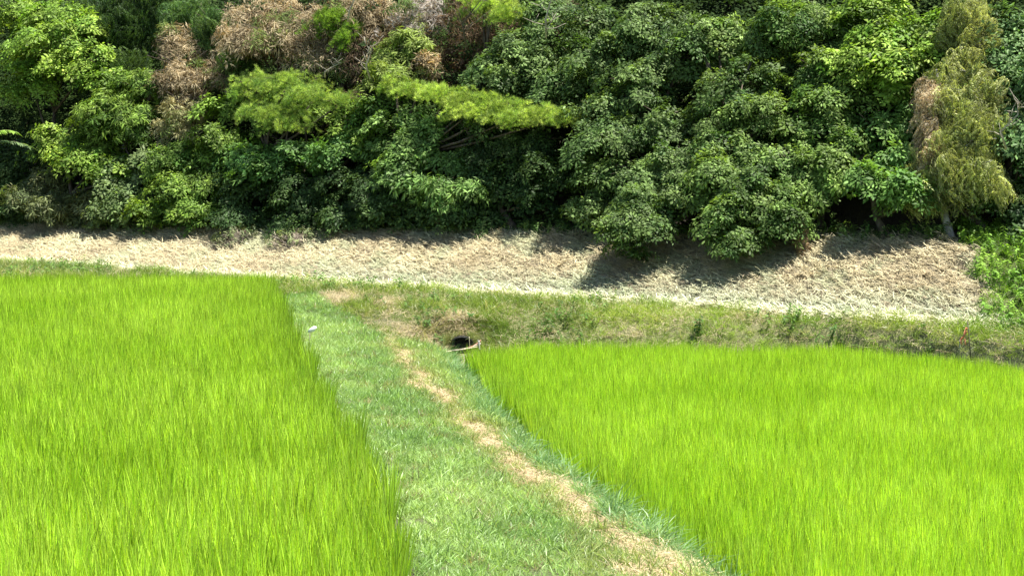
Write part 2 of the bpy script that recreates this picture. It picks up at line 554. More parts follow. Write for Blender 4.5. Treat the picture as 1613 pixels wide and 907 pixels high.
def in_lev(x, y): return (x > XL(y) + .06) & (x < XR(y) + .25) & (y < np.maximum(lev_end(x) + .25 * np.sin(x * 5), np.where(x > -2.6, 33.0, 0)))


lv = grid_pts(-9, 4.5, 9, 41, .105, .105, in_lev, .5)
lv = lv[~((np.abs(lv[:, 0] - CUL) < .4) & (lv[:, 1] > 32.2))]
tr = np.array([track(x, y) for x, y in lv])
yy = lv[:, 1]; uu = (lv[:, 0] - XL(yy)) / (XR(yy) - XL(yy))
turf = lv[(tr < .35) | (rng.uniform(0, 1, len(tr)) < .22)]


def turf_tint(x, y):
    t = min(1, max(0, .5 + 1.1 * ND(x, y, .8, 1)))
    c = mixc((.26, .41, .13), (.42, .57, .20), t)
    u = (x - XL(y)) / (XR(y) - XL(y))
    if u > .6 and y > 20: c = mixc(c, (.40, .50, .16), .5)
    if track(x, y) > -.4: c = mixc(c, (.34, .35, .13), .45)
    if R(0, 1) < .06: c = np.array((.34, .32, .15))
    return c * R(.8, 1.2)


poly_scatter('levee_grass', 'soft bluish green grass covering the raised path between the two paddies', 'grass', turf, K_TURF, M_GRASS, turf_tint,
             lambda x, y: R(.85, 1.35) * (1 + .5 * ND(x, y, 1.5, 8)), up=(.05, 0, 1), tilt=.25)
dry = lv[(tr > .1)]
dry = np.concatenate([dry, dry[::2] + rng.uniform(-.05, .05, dry[::2].shape)])
poly_scatter('trampled_straw', 'dry tan trampled straw forming a narrow track along the levee', 'straw', dry, K_THATCH, M_STRAW,
             lambda x, y: mixc((.54, .42, .23), (.72, .61, .37), R(0, 1)) * R(.85, 1.1), lambda x, y: R(.6, .95), slopeN=(.15, 0, 1), zoff=.01)
# taller tufts along the field edges
ed = grid_pts(-4, 5, 10, 34, .11, .11, lambda x, y: (np.abs(x - XR(y) + .22 - .1 * np.sin(y * 1.7)) < .34) & (rng.uniform(0, 1, x.shape) < .6), .5)
poly_scatter('edge_grass', 'longer blue green grass tufts along the near edge of the lower paddy', 'grass', ed, K_LONG, M_GRASS,
             lambda x, y: mixc((.15, .30, .10), (.30, .46, .19), R(0, 1)), lambda x, y: R(.5, .95) * (1.3 if y < 23 else 1) * (1 + .4 * ND(x, y, 1.1, 6)))

# ------------------------------------------------------------------ mulched slope
def in_mulch(x, y):
    return (y > YF(x) - .1 + .12 * np.sin(x * 1.9)) & (y < YT(x) + .15) & (x < 9.75 - .1 * (YT(x) - y) + .15 * np.sin(y * 5)) & (x > -20)


SN = (0.24, -0.38, 1)
mp = grid_pts(-20, 11, 30, 54, .115, .115, in_mulch, .5)


xs_ = rng.uniform(-20, 9.9, 900)
mp = np.concatenate([mp, np.column_stack([xs_, YF(xs_) + .04 + rng.normal(0, .03, 900)])])


def mulch_tint(x, y):
    s = (y - YF(x)) / 3.3
    t = .5 + 1.2 * ND(x, y, .6, 11)
    c = mixc((.48, .40, .235), (.62, .56, .34), min(1, max(0, t)))
    if s < .5 and x > -5: c = mixc(c, (.43, .51, .34), min(1, (.45 - s) * 2.4) * .8)
    if s < .035: return np.array((.82, .80, .55)) * R(.85, 1.1)
    g = ND(x, y, 1.4, 21)
    if g > .2: c = mixc(c, (.36, .42, .24), .55)
    if R(0, 1) < .1: c = np.array((.33, .27, .17))
    return c * R(.8, 1.2)


poly_scatter('cut_grass_mulch', 'pale dry cut grass spread over the slope below the woods', 'straw', mp, K_STRAW, M_STRAW, mulch_tint,
             lambda x, y: R(.7, 1.15), slopeN=SN, zoff=.015, tilt=.18)

# ------------------------------------------------------------------ verge and bank grass
def in_bank(x, y):
    u = (x - XL(y)) / (XR(y) - XL(y))
    return (y < YF(x) + .05) & (((x > XR(y) - .5) & (y > YE(x) - .1)) | ((x > XL(y)) & (y > lev_end(x)) & (y > 32.7)) | ((x <= XL(y)) & (y > 40.85))) & (x > -20) & (x < 14)


bk = grid_pts(-20, 14, 24, 52, .125, .125, in_bank, .5)




def dirt(x, y):
    """bare or washed-out spots on the bank"""
    a = math.exp(-(((x + 3.9) / 1.0) ** 2 + ((y - 37.3) / 1.0) ** 2)) * .9
    b = math.exp(-(((x + 1.75) / .75) ** 2 + ((y - 34.2) / .9) ** 2)) * .9
    return a + b + .8 * ND(x, y, 1.3, 33)


def bank_tint(x, y):
    t = .5 + 1.3 * ND(x, y, .55, 13)
    c = mixc((.19, .32, .045), (.36, .47, .075), min(1, max(0, t)))
    g = ND(x, y, 1.2, 17)
    if g > .2: c = mixc(c, (.42, .40, .16), min(1, (g - .2) * 3) * .5)
    if dirt(x, y) > .45: c = mixc(c, (.50, .42, .25), .7)
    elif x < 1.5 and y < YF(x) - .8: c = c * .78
    if R(0, 1) < .08: c = np.array((.45, .43, .2))
    return c * R(.75, 1.2)


bk = bk[~((np.abs(bk[:, 0] - CUL) < .40) & (bk[:, 1] > 31.5) & (bk[:, 1] < 34.3))]
ring = np.column_stack([CUL + rng.uniform(-.9, .9, 240), rng.uniform(34.1, 34.8, 240)])
ring = ring[(np.abs(ring[:, 0] - CUL) > .27) | (ring[:, 1] > 34.35)]
bk = np.concatenate([bk, ring])
kd = np.array([dirt(x, y) for x, y in bk])
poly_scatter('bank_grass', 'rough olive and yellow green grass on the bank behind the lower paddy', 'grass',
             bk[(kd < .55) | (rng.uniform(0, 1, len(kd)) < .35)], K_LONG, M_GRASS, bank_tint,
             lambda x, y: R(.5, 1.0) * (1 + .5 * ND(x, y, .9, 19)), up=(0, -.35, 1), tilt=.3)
poly_scatter('bank_thatch', 'dead straw lying among the rough grass of the bank', 'straw',
             bk[(rng.uniform(0, 1, len(kd)) < .25) | (kd > .45)], K_THATCH, M_STRAW,
             lambda x, y: mixc((.40, .30, .17), (.58, .50, .30), R(0, 1)), lambda x, y: R(.7, 1.2), slopeN=(0, -.3, 1), zoff=.03)
bw = bk[(np.array([ND(x, y, .7, 23) for x, y in bk]) > .12) & (rng.uniform(0, 1, len(bk)) < .15)]
poly_scatter('bank_weeds', 'dark broad leaved weeds scattered through the bank grass', 'weeds', bw, K_WEED, M_LEAF,
             lambda x, y: mixc((.06, .14, .025), (.16, .27, .05), R(0, 1)), lambda x, y: R(.5, .95), up=(0, -.3, 1), tilt=.3)

# weeds on the right slope
rw = grid_pts(8.4, 17, 26, 42, .12, .12, lambda x, y: (x > 9.75 - .1 * (YT(x) - y) + .15 * np.sin(y * 5)) & (y > YF(x) - .25) & (y < YT(x) + 1.6), .5)
poly_scatter('slope_weeds', 'lush green knee high weeds at the right end of the slope', 'weeds', rw, K_LONG + K_WEED[:3], M_LEAF,
             lambda x, y: mixc((.13, .27, .03), (.25, .40, .05), min(1, max(0, .5 + ND(x, y, 1.2, 3) + R(-.3, .3)))), lambda x, y: R(.6, 1.0), up=(0, -.2, 1), tilt=.3)

# ------------------------------------------------------------------ woods
def DF(px):                     # distance of the wood's edge at a photo column
    return 40.9 / (1 + .62 * (px - CW / 2) / FPX)


KINDS = {'broad': (K_BROAD, M_LEAF, .30), 'oak': (K_OAK, M_LEAF, .28), 'long': (K_LONGLEAF, M_LEAF, .3),
         'dead': (K_DEADLEAF, M_DEAD, .3), 'pine': (K_PINE, M_PINE, .16), 'cyp': (K_CYP, M_LEAF, .3), 'cypd': (K_CYPD, M_DEAD, .3)}


def crown_points(blobs, pad_r, dens, flat, kind, cols, front=True):
    """leaf pads spread over the shells of the blobs; returns arrays for scatter()"""
    P, Nn, S, T = [], [], [], []
    for (c, rx, ry, rz) in blobs:
        area = 2.2 * math.pi * (rx * rz + .6 * ry * (rx + rz) * .5)
        npad = max(3, int(area / (pad_r * pad_r * (1.7 if kind != 'pine' else 1.35))))
        for k in range(npad):
            d = Vector((random.gauss(0, 1), random.gauss(-.45 if front else 0, 1), random.gauss(.15, 1))).normalized()
            rr = R(.7, 1.2) if R(0, 1) < .8 else R(.2, .7)
            pc = Vector((c[0] + d.x * rx * rr, c[1] + d.y * ry * rr, c[2] + d.z * rz * rr))
            pr_ = pad_r * R(.45, 1.2)
            ns = max(5, int(dens * pr_ * pr_ * 3.14))
            cc = mixc(cols[0], cols[1], R(0, 1)) * R(.75, 1.2)
            if kind == 'dead' and R(0, 1) < .2: cc = mixc((.12, .20, .05), (.28, .34, .10), R(0, 1))
            lean = Vector((d.x + random.gauss(0, .35), d.y + random.gauss(0, .35), 0)) * .6
            an = R(.7, 1.45)
            for s in range(ns):
                a = R(0, 6.283); q = math.sqrt(R(0, 1))
                ox, oy = math.cos(a) * q * pr_ * an, math.sin(a) * q * pr_ / an
                if R(0, 1) < .06: ox, oy = ox * 1.5, oy * 1.5
                oz = -q * q * pr_ * flat + random.gauss(0, .075) - (ox * lean.x + oy * lean.y) * .8
                P.append((pc.x + ox, pc.y + oy, pc.z + oz))
                Nn.append((ox / pr_ * .7 + lean.x + R(-.3, .3), oy / pr_ * .7 + lean.y + R(-.3, .3), 1.0))
                S.append(R(.6, 1.25))
                T.append(cc * R(.82, 1.18))
    return P, Nn, S, T


def woody(name, label, cat, kind, cols, blobs, base=None, pad=.38, dens=54, flat=.55, trunk_r=.09, bark=None, group=None, crown_name='crown', limbs=True, lean=0, back=.0):
    """blobs: (px, py, rx_px, ry_px, depth offset). base: photo column of the trunk foot"""
    W = []
    for (px, py, rx, ry, off) in blobs:
        rise = max(0, (330 - py)) * .0085
        d = DF(px) + off + rise + back
        c = U(px, py, d); s = d / FPX
        W.append((c, rx * s, max(rx, ry) * s * .7, ry * s))
    if kind != 'pine':
        for w, bl in list(zip(W, blobs)):
            for q in range(2):
                a = R(0, 6.283) if bl[1] < 275 else R(-.15, 3.3)
                f = R(.35, .6)
                W.append((w[0] + Vector((math.cos(a) * w[1] * 1.05, R(-.35, .35), math.sin(a) * w[3] * 1.05)), w[1] * f, w[2] * f, w[3] * f))
    limb_W = W[:len(blobs)]
    bx = base if base is not None else blobs[-1][0]
    byd = max(DF(bx) + .3, min(w[0].y for w in W) + .5)
    bp = U(bx, 300, byd); g = GZ(bp.x, bp.y)
    root = Vector((bp.x, bp.y, g - .05))
    e = empty(name, root)
    tag(e, label, cat, group)
    kinds, mat, _ = KINDS[kind]
    if kind == 'dead': dens *= .68
    P, Nn, S, T = crown_points(W, pad, dens, flat, kind, cols)
    P = np.array(P)
    gg = gz(P[:, 0], P[:, 1]) + .03
    P[:, 2] = np.maximum(P[:, 2], gg)
    P = P - np.array(root)
    cr = scatter(crown_name, P, euler_from_n(np.array(Nn), rng.uniform(0, 6.283, len(P))), S, rng.integers(0, len(kinds), len(P)), np.array(T), kinds, mat, e)
    # trunk with a limb into each leafy mass
    m = MB()
    top = max(W, key=lambda w: w[0].z)
    tp = Vector(top[0]) - root
    pts = [Vector((0, 0, 0))]
    nseg = 6
    for i in range(1, nseg + 1):
        t = i / nseg
        q = tp * t; q.z = tp.z * t
        q += Vector((math.sin(t * 5 + bx) * .12, math.cos(t * 4 + bx) * .1, 0)) * (1 if i < nseg else 0)
        pts.append(q)
    m.tube(pts, [trunk_r * (1.25 if i == 0 else 1 - .75 * i / nseg) for i in range(nseg + 1)], 8, .5)
    if limbs:
        for w in limb_W:
            c = Vector(w[0]) - root
            k = min(nseg - 1, max(1, int((c.z / max(tp.z, .1)) * nseg * .7)))
            a = pts[k]
            mid = (a + c) * .5 + Vector((R(-.1, .1), R(-.1, .1), -.1))
            m.tube([a, mid, c], [trunk_r * .5, trunk_r * .35, trunk_r * .12], 5, .5)
            for j in range(5 if kind != 'dead' else 16):
                d = Vector((R(-1, 1) * w[1], R(-1, .3) * w[2], R(-.5, 1) * w[3])) * (.8 if kind != 'dead' else 1.15)
                m.tube([c, c + d * .5 + Vector((0, 0, .04)), c + d], [trunk_r * .15, trunk_r * .1, .006], 4, .5)
    m.build('trunk', bark or M_BARK, e)
    return e


# colours (leaf albedo)
G_BRI = ((.13, .25, .03), (.36, .49, .08)); G_MID = ((.09, .18, .03), (.27, .39, .065))
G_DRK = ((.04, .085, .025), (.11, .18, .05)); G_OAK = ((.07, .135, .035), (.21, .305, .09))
G_YEL = ((.19, .28, .05), (.30, .38, .09)); G_PINE = ((.26, .40, .08), (.58, .72, .20))
D_BRN = ((.25, .195, .11), (.62, .52, .32)); D_DRK = ((.10, .07, .04), (.26, .18, .11)); D_TAN = ((.45, .34, .18), (.60, .48, .28))
D_PALE = ((.40, .36, .30), (.62, .57, .50)); D_STR = ((.36, .36, .16), (.52, .48, .25)); G_CYP = ((.22, .27, .08), (.54, .55, .24))

T = woody
T('broadleaf_tree', 'light green layered broadleaf tree in the top left corner', 'tree', 'broad', G_BRI,
  [(40, 20, 50, 26, 1), (85, 62, 62, 26, 0), (60, 100, 55, 22, 0), (50, 135, 45, 16, -.2), (140, 95, 50, 26, .3), (110, 30, 45, 24, .6), (165, 125, 30, 18, .2)], base=85, pad=.38, flat=.4)
T('conifer_tree', 'dark feathery conifer with a thin pale stem near the top left', 'tree', 'cyp', G_DRK,
  [(190, 60, 48, 60, 1.8), (230, 25, 40, 40, 2), (150, 30, 40, 30, 2.2), (200, 125, 45, 35, 1.4)], base=186, pad=.4, dens=36, bark=M_PALE)
T('leafy_bush', 'fresh green bush left of the straw coloured clump', 'bush', 'long', G_MID,
  [(215, 140, 42, 28, .4), (185, 190, 48, 30, 0), (220, 180, 36, 24, 0), (160, 215, 34, 18, 0)], base=195)
T('leafy_bush', 'yellow green low bush with rounded leaves beneath the layered tree', 'bush', 'broad', G_BRI,
  [(110, 215, 36, 18, 0), (140, 250, 50, 18, -.2), (190, 265, 34, 16, -.2)], base=130, pad=.34)
T('shrub', 'dark shrub with greyish leaves at the far left foot of the woods', 'shrub', 'oak', G_DRK,
  [(30, 260, 48, 36, .6), (25, 320, 50, 28, .2), (-30, 300, 50, 60, .2)], base=20)
T('shrub', 'olive and brown tinged shrub standing at the mulch edge on the left', 'shrub', 'long', ((.12, .16, .06), (.24, .26, .11)),
  [(75, 300, 44, 22, 0), (105, 325, 50, 20, -.2), (150, 315, 34, 18, 0)], base=100, pad=.36)
T('shrub', 'mottled shrub with pale yellow green leaf tips below the fresh green bush', 'shrub', 'broad', ((.10, .17, .05), (.24, .32, .12)),
  [(195, 285, 40, 22, 0), (240, 262, 36, 24, .2), (210, 325, 48, 20, -.1), (170, 340, 30, 10, -.2)], base=210, pad=.36)
T('dead_bamboo', 'rusty tan withered bamboo clump in the upper left of the woods', 'bamboo', 'dead', D_BRN,
  [(280, 70, 36, 24, .8), (290, 110, 46, 26, .5), (335, 120, 30, 20, .7)], base=290, pad=.4, flat=.9)
T('dead_bamboo', 'straw yellow withered clump just below the rusty one', 'bamboo', 'dead', D_STR,
  [(290, 168, 36, 24, .1), (285, 200, 24, 20, .1)], base=287, pad=.3, flat=1.1, dens=60)
T('leafy_bush', 'dull green feathery bush between the two upper brown clumps', 'bush', 'cyp', ((.08, .16, .05), (.17, .27, .08)),
  [(335, 40, 32, 36, 1.5), (370, 80, 30, 26, 1), (290, 20, 40, 20, 2)], base=340)
T('dead_bamboo', 'large pinkish brown withered thicket at the top left of centre', 'bamboo', 'dead', D_BRN,
  [(400, 25, 50, 34, 1.3), (440, 60, 62, 34, 1.1), (500, 70, 40, 30, 1.3), (480, 20, 46, 24, 1.6)], base=440, pad=.45, flat=.9)
T('leafy_bush', 'dark bluish green bush under the straw yellow clump', 'bush', 'oak', G_MID,
  [(300, 240, 40, 22, .2), (340, 220, 36, 24, .1), (275, 275, 34, 22, 0), (320, 290, 42, 24, 0)], base=305)
T('shrub', 'low dark shrub at the mulch edge left of the first brown heap', 'shrub', 'broad', G_MID,
  [(270, 330, 46, 18, -.1), (330, 335, 44, 18, -.1)], base=300, pad=.33)
T('pine_tree', 'young pine with soft bright fans spreading left of the dark gap', 'tree', 'pine', ((.18, .32, .07), (.48, .62, .16)),
  [(400, 128, 34, 11, .1), (455, 132, 50, 12, 0), (500, 152, 50, 12, 0), (430, 178, 60, 11, -.3), (455, 196, 42, 8, -.4), (535, 165, 34, 10, 0), (390, 150, 30, 9, .1)], base=455, pad=.19, dens=85, flat=.25)
T('leafy_bush', 'deep green bush hanging below the left pine fans', 'bush', 'broad', G_MID,
  [(380, 175, 42, 26, .7), (470, 165, 50, 24, .9), (545, 195, 34, 24, .3), (360, 220, 30, 20, .3)], base=450)
T('leafy_bush', 'glossy green bush with a brighter spray facing the field left of centre', 'bush', 'broad', ((.09, .20, .05), (.19, .33, .08)),
  [(440, 262, 44, 22, -.1), (400, 240, 36, 18, .2), (480, 235, 36, 20, .3), (540, 235, 32, 22, .3)], base=450)
T('shrub', 'nearly black green shrub at the foot of the woods left of centre', 'shrub', 'oak', G_DRK,
  [(400, 300, 48, 26, .3), (470, 310, 52, 28, .3), (540, 295, 42, 32, .3), (395, 340, 40, 12, 0), (480, 342, 50, 12, .2)], base=470)
T('pine_tree', 'small fresh pine top beside the pinkish brown thicket', 'tree', 'pine', ((.18, .33, .05), (.30, .46, .08)),
  [(535, 30, 34, 10, 1.0), (510, 44, 26, 8, 1.0), (555, 52, 18, 12, 1.0), (545, 70, 14, 8, 1.0)], base=540, pad=.26, dens=140, flat=.25)
T('dead_thicket', 'dark brown dead thicket filling the gap above centre', 'thicket', 'dead', D_DRK,
  [(570, 110, 40, 46, 1.8), (560, 165, 24, 34, 1.2), (600, 60, 40, 40, 2.2), (690, 95, 60, 40, 2.2), (740, 70, 44, 50, 2.2), (800, 60, 40, 40, 2.6), (850, 40, 50, 40, 3)], base=640, pad=.45, flat=.9, dens=34)
T('dead_thicket', 'brown withered brush running up to the top edge at centre', 'thicket', 'dead', D_BRN,
  [(600, 25, 42, 28, 1.7), (640, 55, 36, 24, 1.7), (560, 75, 26, 24, 1.5), (585, 10, 60, 20, 2.2)], base=610, pad=.4, flat=.9)
T('dead_thicket', 'bleached greyish white dead leaves at the top edge of centre', 'thicket', 'dead', D_PALE,
  [(670, 8, 44, 18, 1.6), (680, 32, 26, 8, 1.5)], base=670, pad=.32, flat=.8)
T('leafy_bush', 'narrow leaved green bush above the left end of the long pine bough', 'bush', 'long', G_YEL,
  [(618, 118, 30, 18, .3), (650, 75, 34, 20, 1.0), (605, 95, 24, 16, .8)], base=615, pad=.34)
T('dead_clump', 'small tan tuft of withered leaves above the long pine bough', 'thicket', 'dead', D_TAN,
  [(668, 102, 16, 14, .5)], base=668, pad=.22, flat=1.0, dens=80)
T('pine_tree', 'pine with one long bright bough sweeping right across the centre of the woods', 'tree', 'pine', G_PINE,
  [(625, 134, 26, 8, .1), (660, 142, 34, 6, 0), (705, 150, 42, 7, -.2), (750, 160, 48, 8, -.3), (745, 176, 42, 6, -.5), (800, 169, 46, 7, -.4), (845, 178, 44, 6, -.4), (885, 186, 32, 4, -.4), (810, 187, 44, 5, -.6)], base=640, pad=.19, dens=170, flat=.25)
T('pine_tree', 'bright pine tip hanging from the top edge right of centre', 'tree', 'pine', G_PINE,
  [(780, 8, 36, 9, .9), (805, 24, 28, 9, .8), (760, 2, 30, 10, 1)], base=770, pad=.26, dens=150, flat=.3)
T('leafy_bush', 'mixed light green bush filling the space below the long pine bough', 'bush', 'broad', ((.11, .21, .05), (.22, .34, .09)),
  [(620, 200, 38, 28, .2), (665, 220, 44, 24, .1), (640, 262, 48, 24, -.1), (700, 255, 36, 22, .1), (610, 165, 24, 20, .5), (660, 180, 40, 16, .6)], base=645)
T('leafy_bush', 'pale tipped green spray reaching toward the mulch at centre', 'bush', 'long', ((.13, .25, .06), (.26, .40, .11)),
  [(690, 295, 34, 14, -.4), (725, 300, 30, 12, -.4), (655, 295, 26, 14, -.2)], base=690, pad=.3)
T('shrub', 'dark low shrub at the foot of the woods at centre', 'shrub', 'oak', G_DRK,
  [(600, 300, 40, 26, .3), (640, 335, 60, 18, .2), (740, 335, 50, 22, .3), (700, 320, 40, 16, .4), (570, 335, 40, 16, .2)], base=640)
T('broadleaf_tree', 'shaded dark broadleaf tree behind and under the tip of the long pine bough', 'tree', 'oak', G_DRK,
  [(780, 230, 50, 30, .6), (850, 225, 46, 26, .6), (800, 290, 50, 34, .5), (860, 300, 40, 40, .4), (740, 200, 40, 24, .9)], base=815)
T('oak_tree', 'dusky green oak reaching over the right end of the long pine bough', 'tree', 'oak', G_OAK,
  [(790, 110, 40, 26, .5), (840, 110, 46, 30, .4), (830, 70, 40, 26, .9), (880, 140, 40, 24, .2), (900, 90, 40, 26, .7), (860, 30, 44, 24, 1.4), (920, 30, 44, 26, 1.2)], base=860)
T('oak_tree', 'large dense dark green oak bulging out over the mulch right of centre', 'tree', 'oak', G_OAK,
  [(950, 100, 48, 30, .4), (1010, 60, 56, 30, .6), (1000, 130, 52, 28, 0), (950, 175, 44, 26, .1), (1040, 25, 60, 24, 1.0), (1080, 90, 46, 30, .4),
   (980, 215, 50, 28, -.2), (1045, 190, 48, 30, 0), (930, 245, 36, 24, .2), (1000, 270, 50, 26, -.4), (955, 290, 40, 24, -.3), (1010, 320, 48, 26, -1.1), (1008, 362, 48, 26, -1.7), (945, 325, 30, 18, -.4),
   (1075, 250, 46, 28, -.3), (1060, 310, 40, 24, -.7)], base=1010, trunk_r=.13)
T('oak_tree', 'broad green oak standing left of the ivy wrapped trunk', 'tree', 'oak', ((.075, .15, .035), (.23, .33, .085)),
  [(1130, 60, 46, 32, .6), (1170, 130, 50, 32, .1), (1130, 190, 44, 28, 0), (1200, 60, 44, 34, .7), (1210, 180, 46, 28, -.1), (1160, 235, 48, 26, -.4), (1220, 250, 40, 26, -.4),
   (1130, 290, 46, 28, -.8), (1190, 300, 44, 26, -.8), (1145, 345, 42, 24, -1.3), (1150, 382, 30, 12, -1.6), (1210, 345, 36, 18, -1.0)], base=1180, trunk_r=.12)
T('broadleaf_tree', 'upright green broadleaf tree directly right of the ivy wrapped trunk', 'tree', 'oak', ((.075, .16, .03), (.24, .35, .08)),
  [(1270, 40, 46, 34, .9), (1280, 110, 44, 32, .4), (1300, 170, 40, 28, .2), (1265, 215, 34, 26, .2), (1330, 225, 36, 26, .3), (1300, 265, 40, 26, 0), (1340, 140, 34, 24, .5), (1260, 300, 36, 24, -.2), (1320, 60, 36, 30, 1.0)], base=1290)
T('broadleaf_tree', 'sunlit lighter green tree along the top edge near the right', 'tree', 'broad', G_BRI,
  [(1370, 20, 50, 24, .8), (1400, 60, 48, 18, .5), (1360, 95, 44, 18, .3), (1420, 100, 46, 16, .3), (1450, 40, 40, 26, .8), (1380, 130, 36, 14, .3), (1460, 85, 30, 18, .6)], base=1400, pad=.36, flat=.45)
T('leafy_bush', 'bright green low bush hanging over the shaded gap near the right', 'bush', 'broad', ((.11, .23, .05), (.21, .35, .08)),
  [(1375, 285, 36, 16, -.3), (1405, 292, 36, 16, -.4), (1425, 308, 22, 10, -.3), (1400, 250, 34, 16, .2), (1370, 200, 40, 26, .6), (1420, 200, 30, 34, .9)], base=1400, pad=.34)
T('cypress_tree', 'drooping yellow green cypress with a rust brown side on a pale trunk', 'tree', 'cyp', G_CYP,
  [(1520, 115, 42, 16, .2), (1530, 150, 48, 22, 0), (1500, 190, 30, 34, .1), (1550, 190, 44, 24, -.1), (1535, 225, 48, 24, -.1), (1545, 265, 38, 20, -.2), (1480, 265, 36, 20, 0), (1452, 235, 24, 16, .1), (1470, 285, 16, 9, 0)],
  base=1500, pad=.26, dens=52, flat=1.5, bark=M_PALE, trunk_r=.085)
cy = [o for o in bpy.data.objects if o.name.startswith('cypress_tree')][0]
cy_root = cy.location.copy()
W = []
for (px, py, rx, ry, off) in [(1462, 125, 18, 16, -.1), (1465, 155, 19, 20, -.2), (1466, 190, 20, 22, -.2), (1468, 222, 19, 18, -.1)]:
    d = DF(px) + off + max(0, 330 - py) * .0085; c = U(px, py, d); s = d / FPX
    W.append((c, rx * s, .3, ry * s))
P, Nn, S, Tt = crown_points(W, .26, 80, 1.3, 'cypd', ((.42, .34, .21), (.66, .56, .38)))
br = scatter('withered_side', np.array(P) - np.array(cy_root), euler_from_n(np.array(Nn), rng.uniform(0, 6.283, len(P))), S, rng.integers(0, 4, len(P)), np.array(Tt), K_CYPD, M_DEAD, cy, solid=True)
br['label'] = 'rust brown withered foliage down the left side'
T('cypress_tree', 'taller yellow tinged cypress behind at the top right', 'tree', 'cyp', G_CYP,
  [(1530, 12, 34, 18, .5), (1540, 45, 36, 20, .4), (1528, 78, 32, 16, .3), (1515, 25, 24, 20, .5)], base=1530, pad=.34, dens=56, flat=1.2)
T('broadleaf_tree', 'bluish green tree at the far right edge of the woods', 'tree', 'broad', ((.10, .20, .06), (.21, .33, .11)),
  [(1590, 40, 40, 34, 1), (1600, 110, 36, 30, .6), (1580, 160, 34, 24, .8), (1610, 200, 36, 30, .3), (1605, 260, 34, 26, .3), (1640, 150, 50, 60, .5), (1585, 70, 34, 22, .8)], base=1600)
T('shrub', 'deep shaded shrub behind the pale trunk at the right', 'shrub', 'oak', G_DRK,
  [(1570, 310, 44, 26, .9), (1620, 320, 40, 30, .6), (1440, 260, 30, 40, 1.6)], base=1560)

# leaves deeper on the hillside, the shade of the gaps put into dark tints
P, Nn, S, Tt = [], [], [], []
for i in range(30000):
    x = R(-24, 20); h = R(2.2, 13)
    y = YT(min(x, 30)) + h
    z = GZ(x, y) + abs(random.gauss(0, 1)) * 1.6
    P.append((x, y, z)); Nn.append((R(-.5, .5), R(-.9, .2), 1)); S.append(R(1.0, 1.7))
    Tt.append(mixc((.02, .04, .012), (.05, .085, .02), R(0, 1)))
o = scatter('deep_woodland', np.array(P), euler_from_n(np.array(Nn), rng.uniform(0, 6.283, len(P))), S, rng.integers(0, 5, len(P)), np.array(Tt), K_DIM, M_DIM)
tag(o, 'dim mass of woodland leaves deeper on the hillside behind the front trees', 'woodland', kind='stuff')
# fringe of low greenery where the woods meet the mulch
fr = []
for i in range(1500):
    x = R(-18, 1.5) if R(0, 1) < .8 else R(1.5, 9.5)
    fr.append((x, float(YT(x)) + R(-.12, .7)))
fr = np.array(fr)
poly_scatter('woodland_fringe', 'low weeds and ferns fringing the foot of the woods', 'weeds', fr, K_WEED + K_LONG[:2], M_LEAF,
             lambda x, y: mixc((.06, .13, .03), (.24, .33, .08), R(0, 1) ** 1.6), lambda x, y: R(.5, 1.0), up=(0, -.2, 1), tilt=.35)

# ------------------------------------------------------------------ ivy wrapped trunk
def on_slope(px, py, zoff=0):
    """where a photo ray meets the ground"""
    for k in range(4000):
        d = 12 + k * .01
        p = U(px, py, d)
        if p.z <= GZ(p.x, p.y) + zoff: return p
    return p


gp = on_slope(1266, 404); g = gp.z
e = empty('ivy_trunk', (gp.x, gp.y, g - .05))
tag(e, 'leaning trunk wrapped in brown withered ivy rising from the mulch', 'tree trunk')
m = MB(); m.tube([(0, 0, 0), (-.03, .15, .4), (-.06, .4, .8), (-.15, .9, 1.3), (-.3, 1.5, 1.9)], [.12, .10, .09, .07, .04], 9)
m.build('trunk', M_BARK, e)
P, Nn, S, Tt = [], [], [], []
for i in range(170):
    t = R(0, 1.3) ; a = R(0, 6.283)
    P.append((-.1 * t + math.cos(a) * .14, .55 * t * t + math.sin(a) * .14, t + .05)); Nn.append((math.cos(a), math.sin(a) - .2, .3)); S.append(R(.5, .9))
    Tt.append(mixc((.20, .14, .08), (.44, .32, .18), R(0, 1)))
scatter('withered_ivy', P, euler_from_n(np.array(Nn), rng.uniform(0, 6.283, len(P))), S, rng.integers(0, 5, len(P)), np.array(Tt), K_DEADLEAF, M_DEAD, e, solid=True)

# ------------------------------------------------------------------ bare dead branches
def bare(label, px, py, off, h, mat, n=9, seed=1, spread=.8, group=None):
    random.seed(seed)
    d = DF(px) + off; p = U(px, py, d)
    e = empty('dead_branch', p); tag(e, label, 'branch')
    m = MB()
    main = [Vector((0, 0, 0)), Vector((R(-.2, .2), -.1, h * .4)), Vector((R(-.4, .4), -.2, h * .8)), Vector((R(-.5, .5), -.2, h * 1.1))]
    m.tube(main, [.028, .02, .013, .005], 6)
    for i in range(n):
        t = R(.1, .95); k = min(2, int(t * 3)); q = main[k].lerp(main[k + 1], t * 3 - k)
        dd = Vector((R(-1, 1) * spread, R(-.6, .1), R(.0, .8))) * h * .45
        m.tube([q, q + dd * .5, q + dd + Vector((0, 0, R(-.1, .1)))], [.012, .009, .004], 4)
        m.tube([q + dd * .5, q + dd * .5 + Vector((R(-.3, .3), 0, R(.1, .3)))], [.007, .003], 4)
    m.build('limb', mat, e)


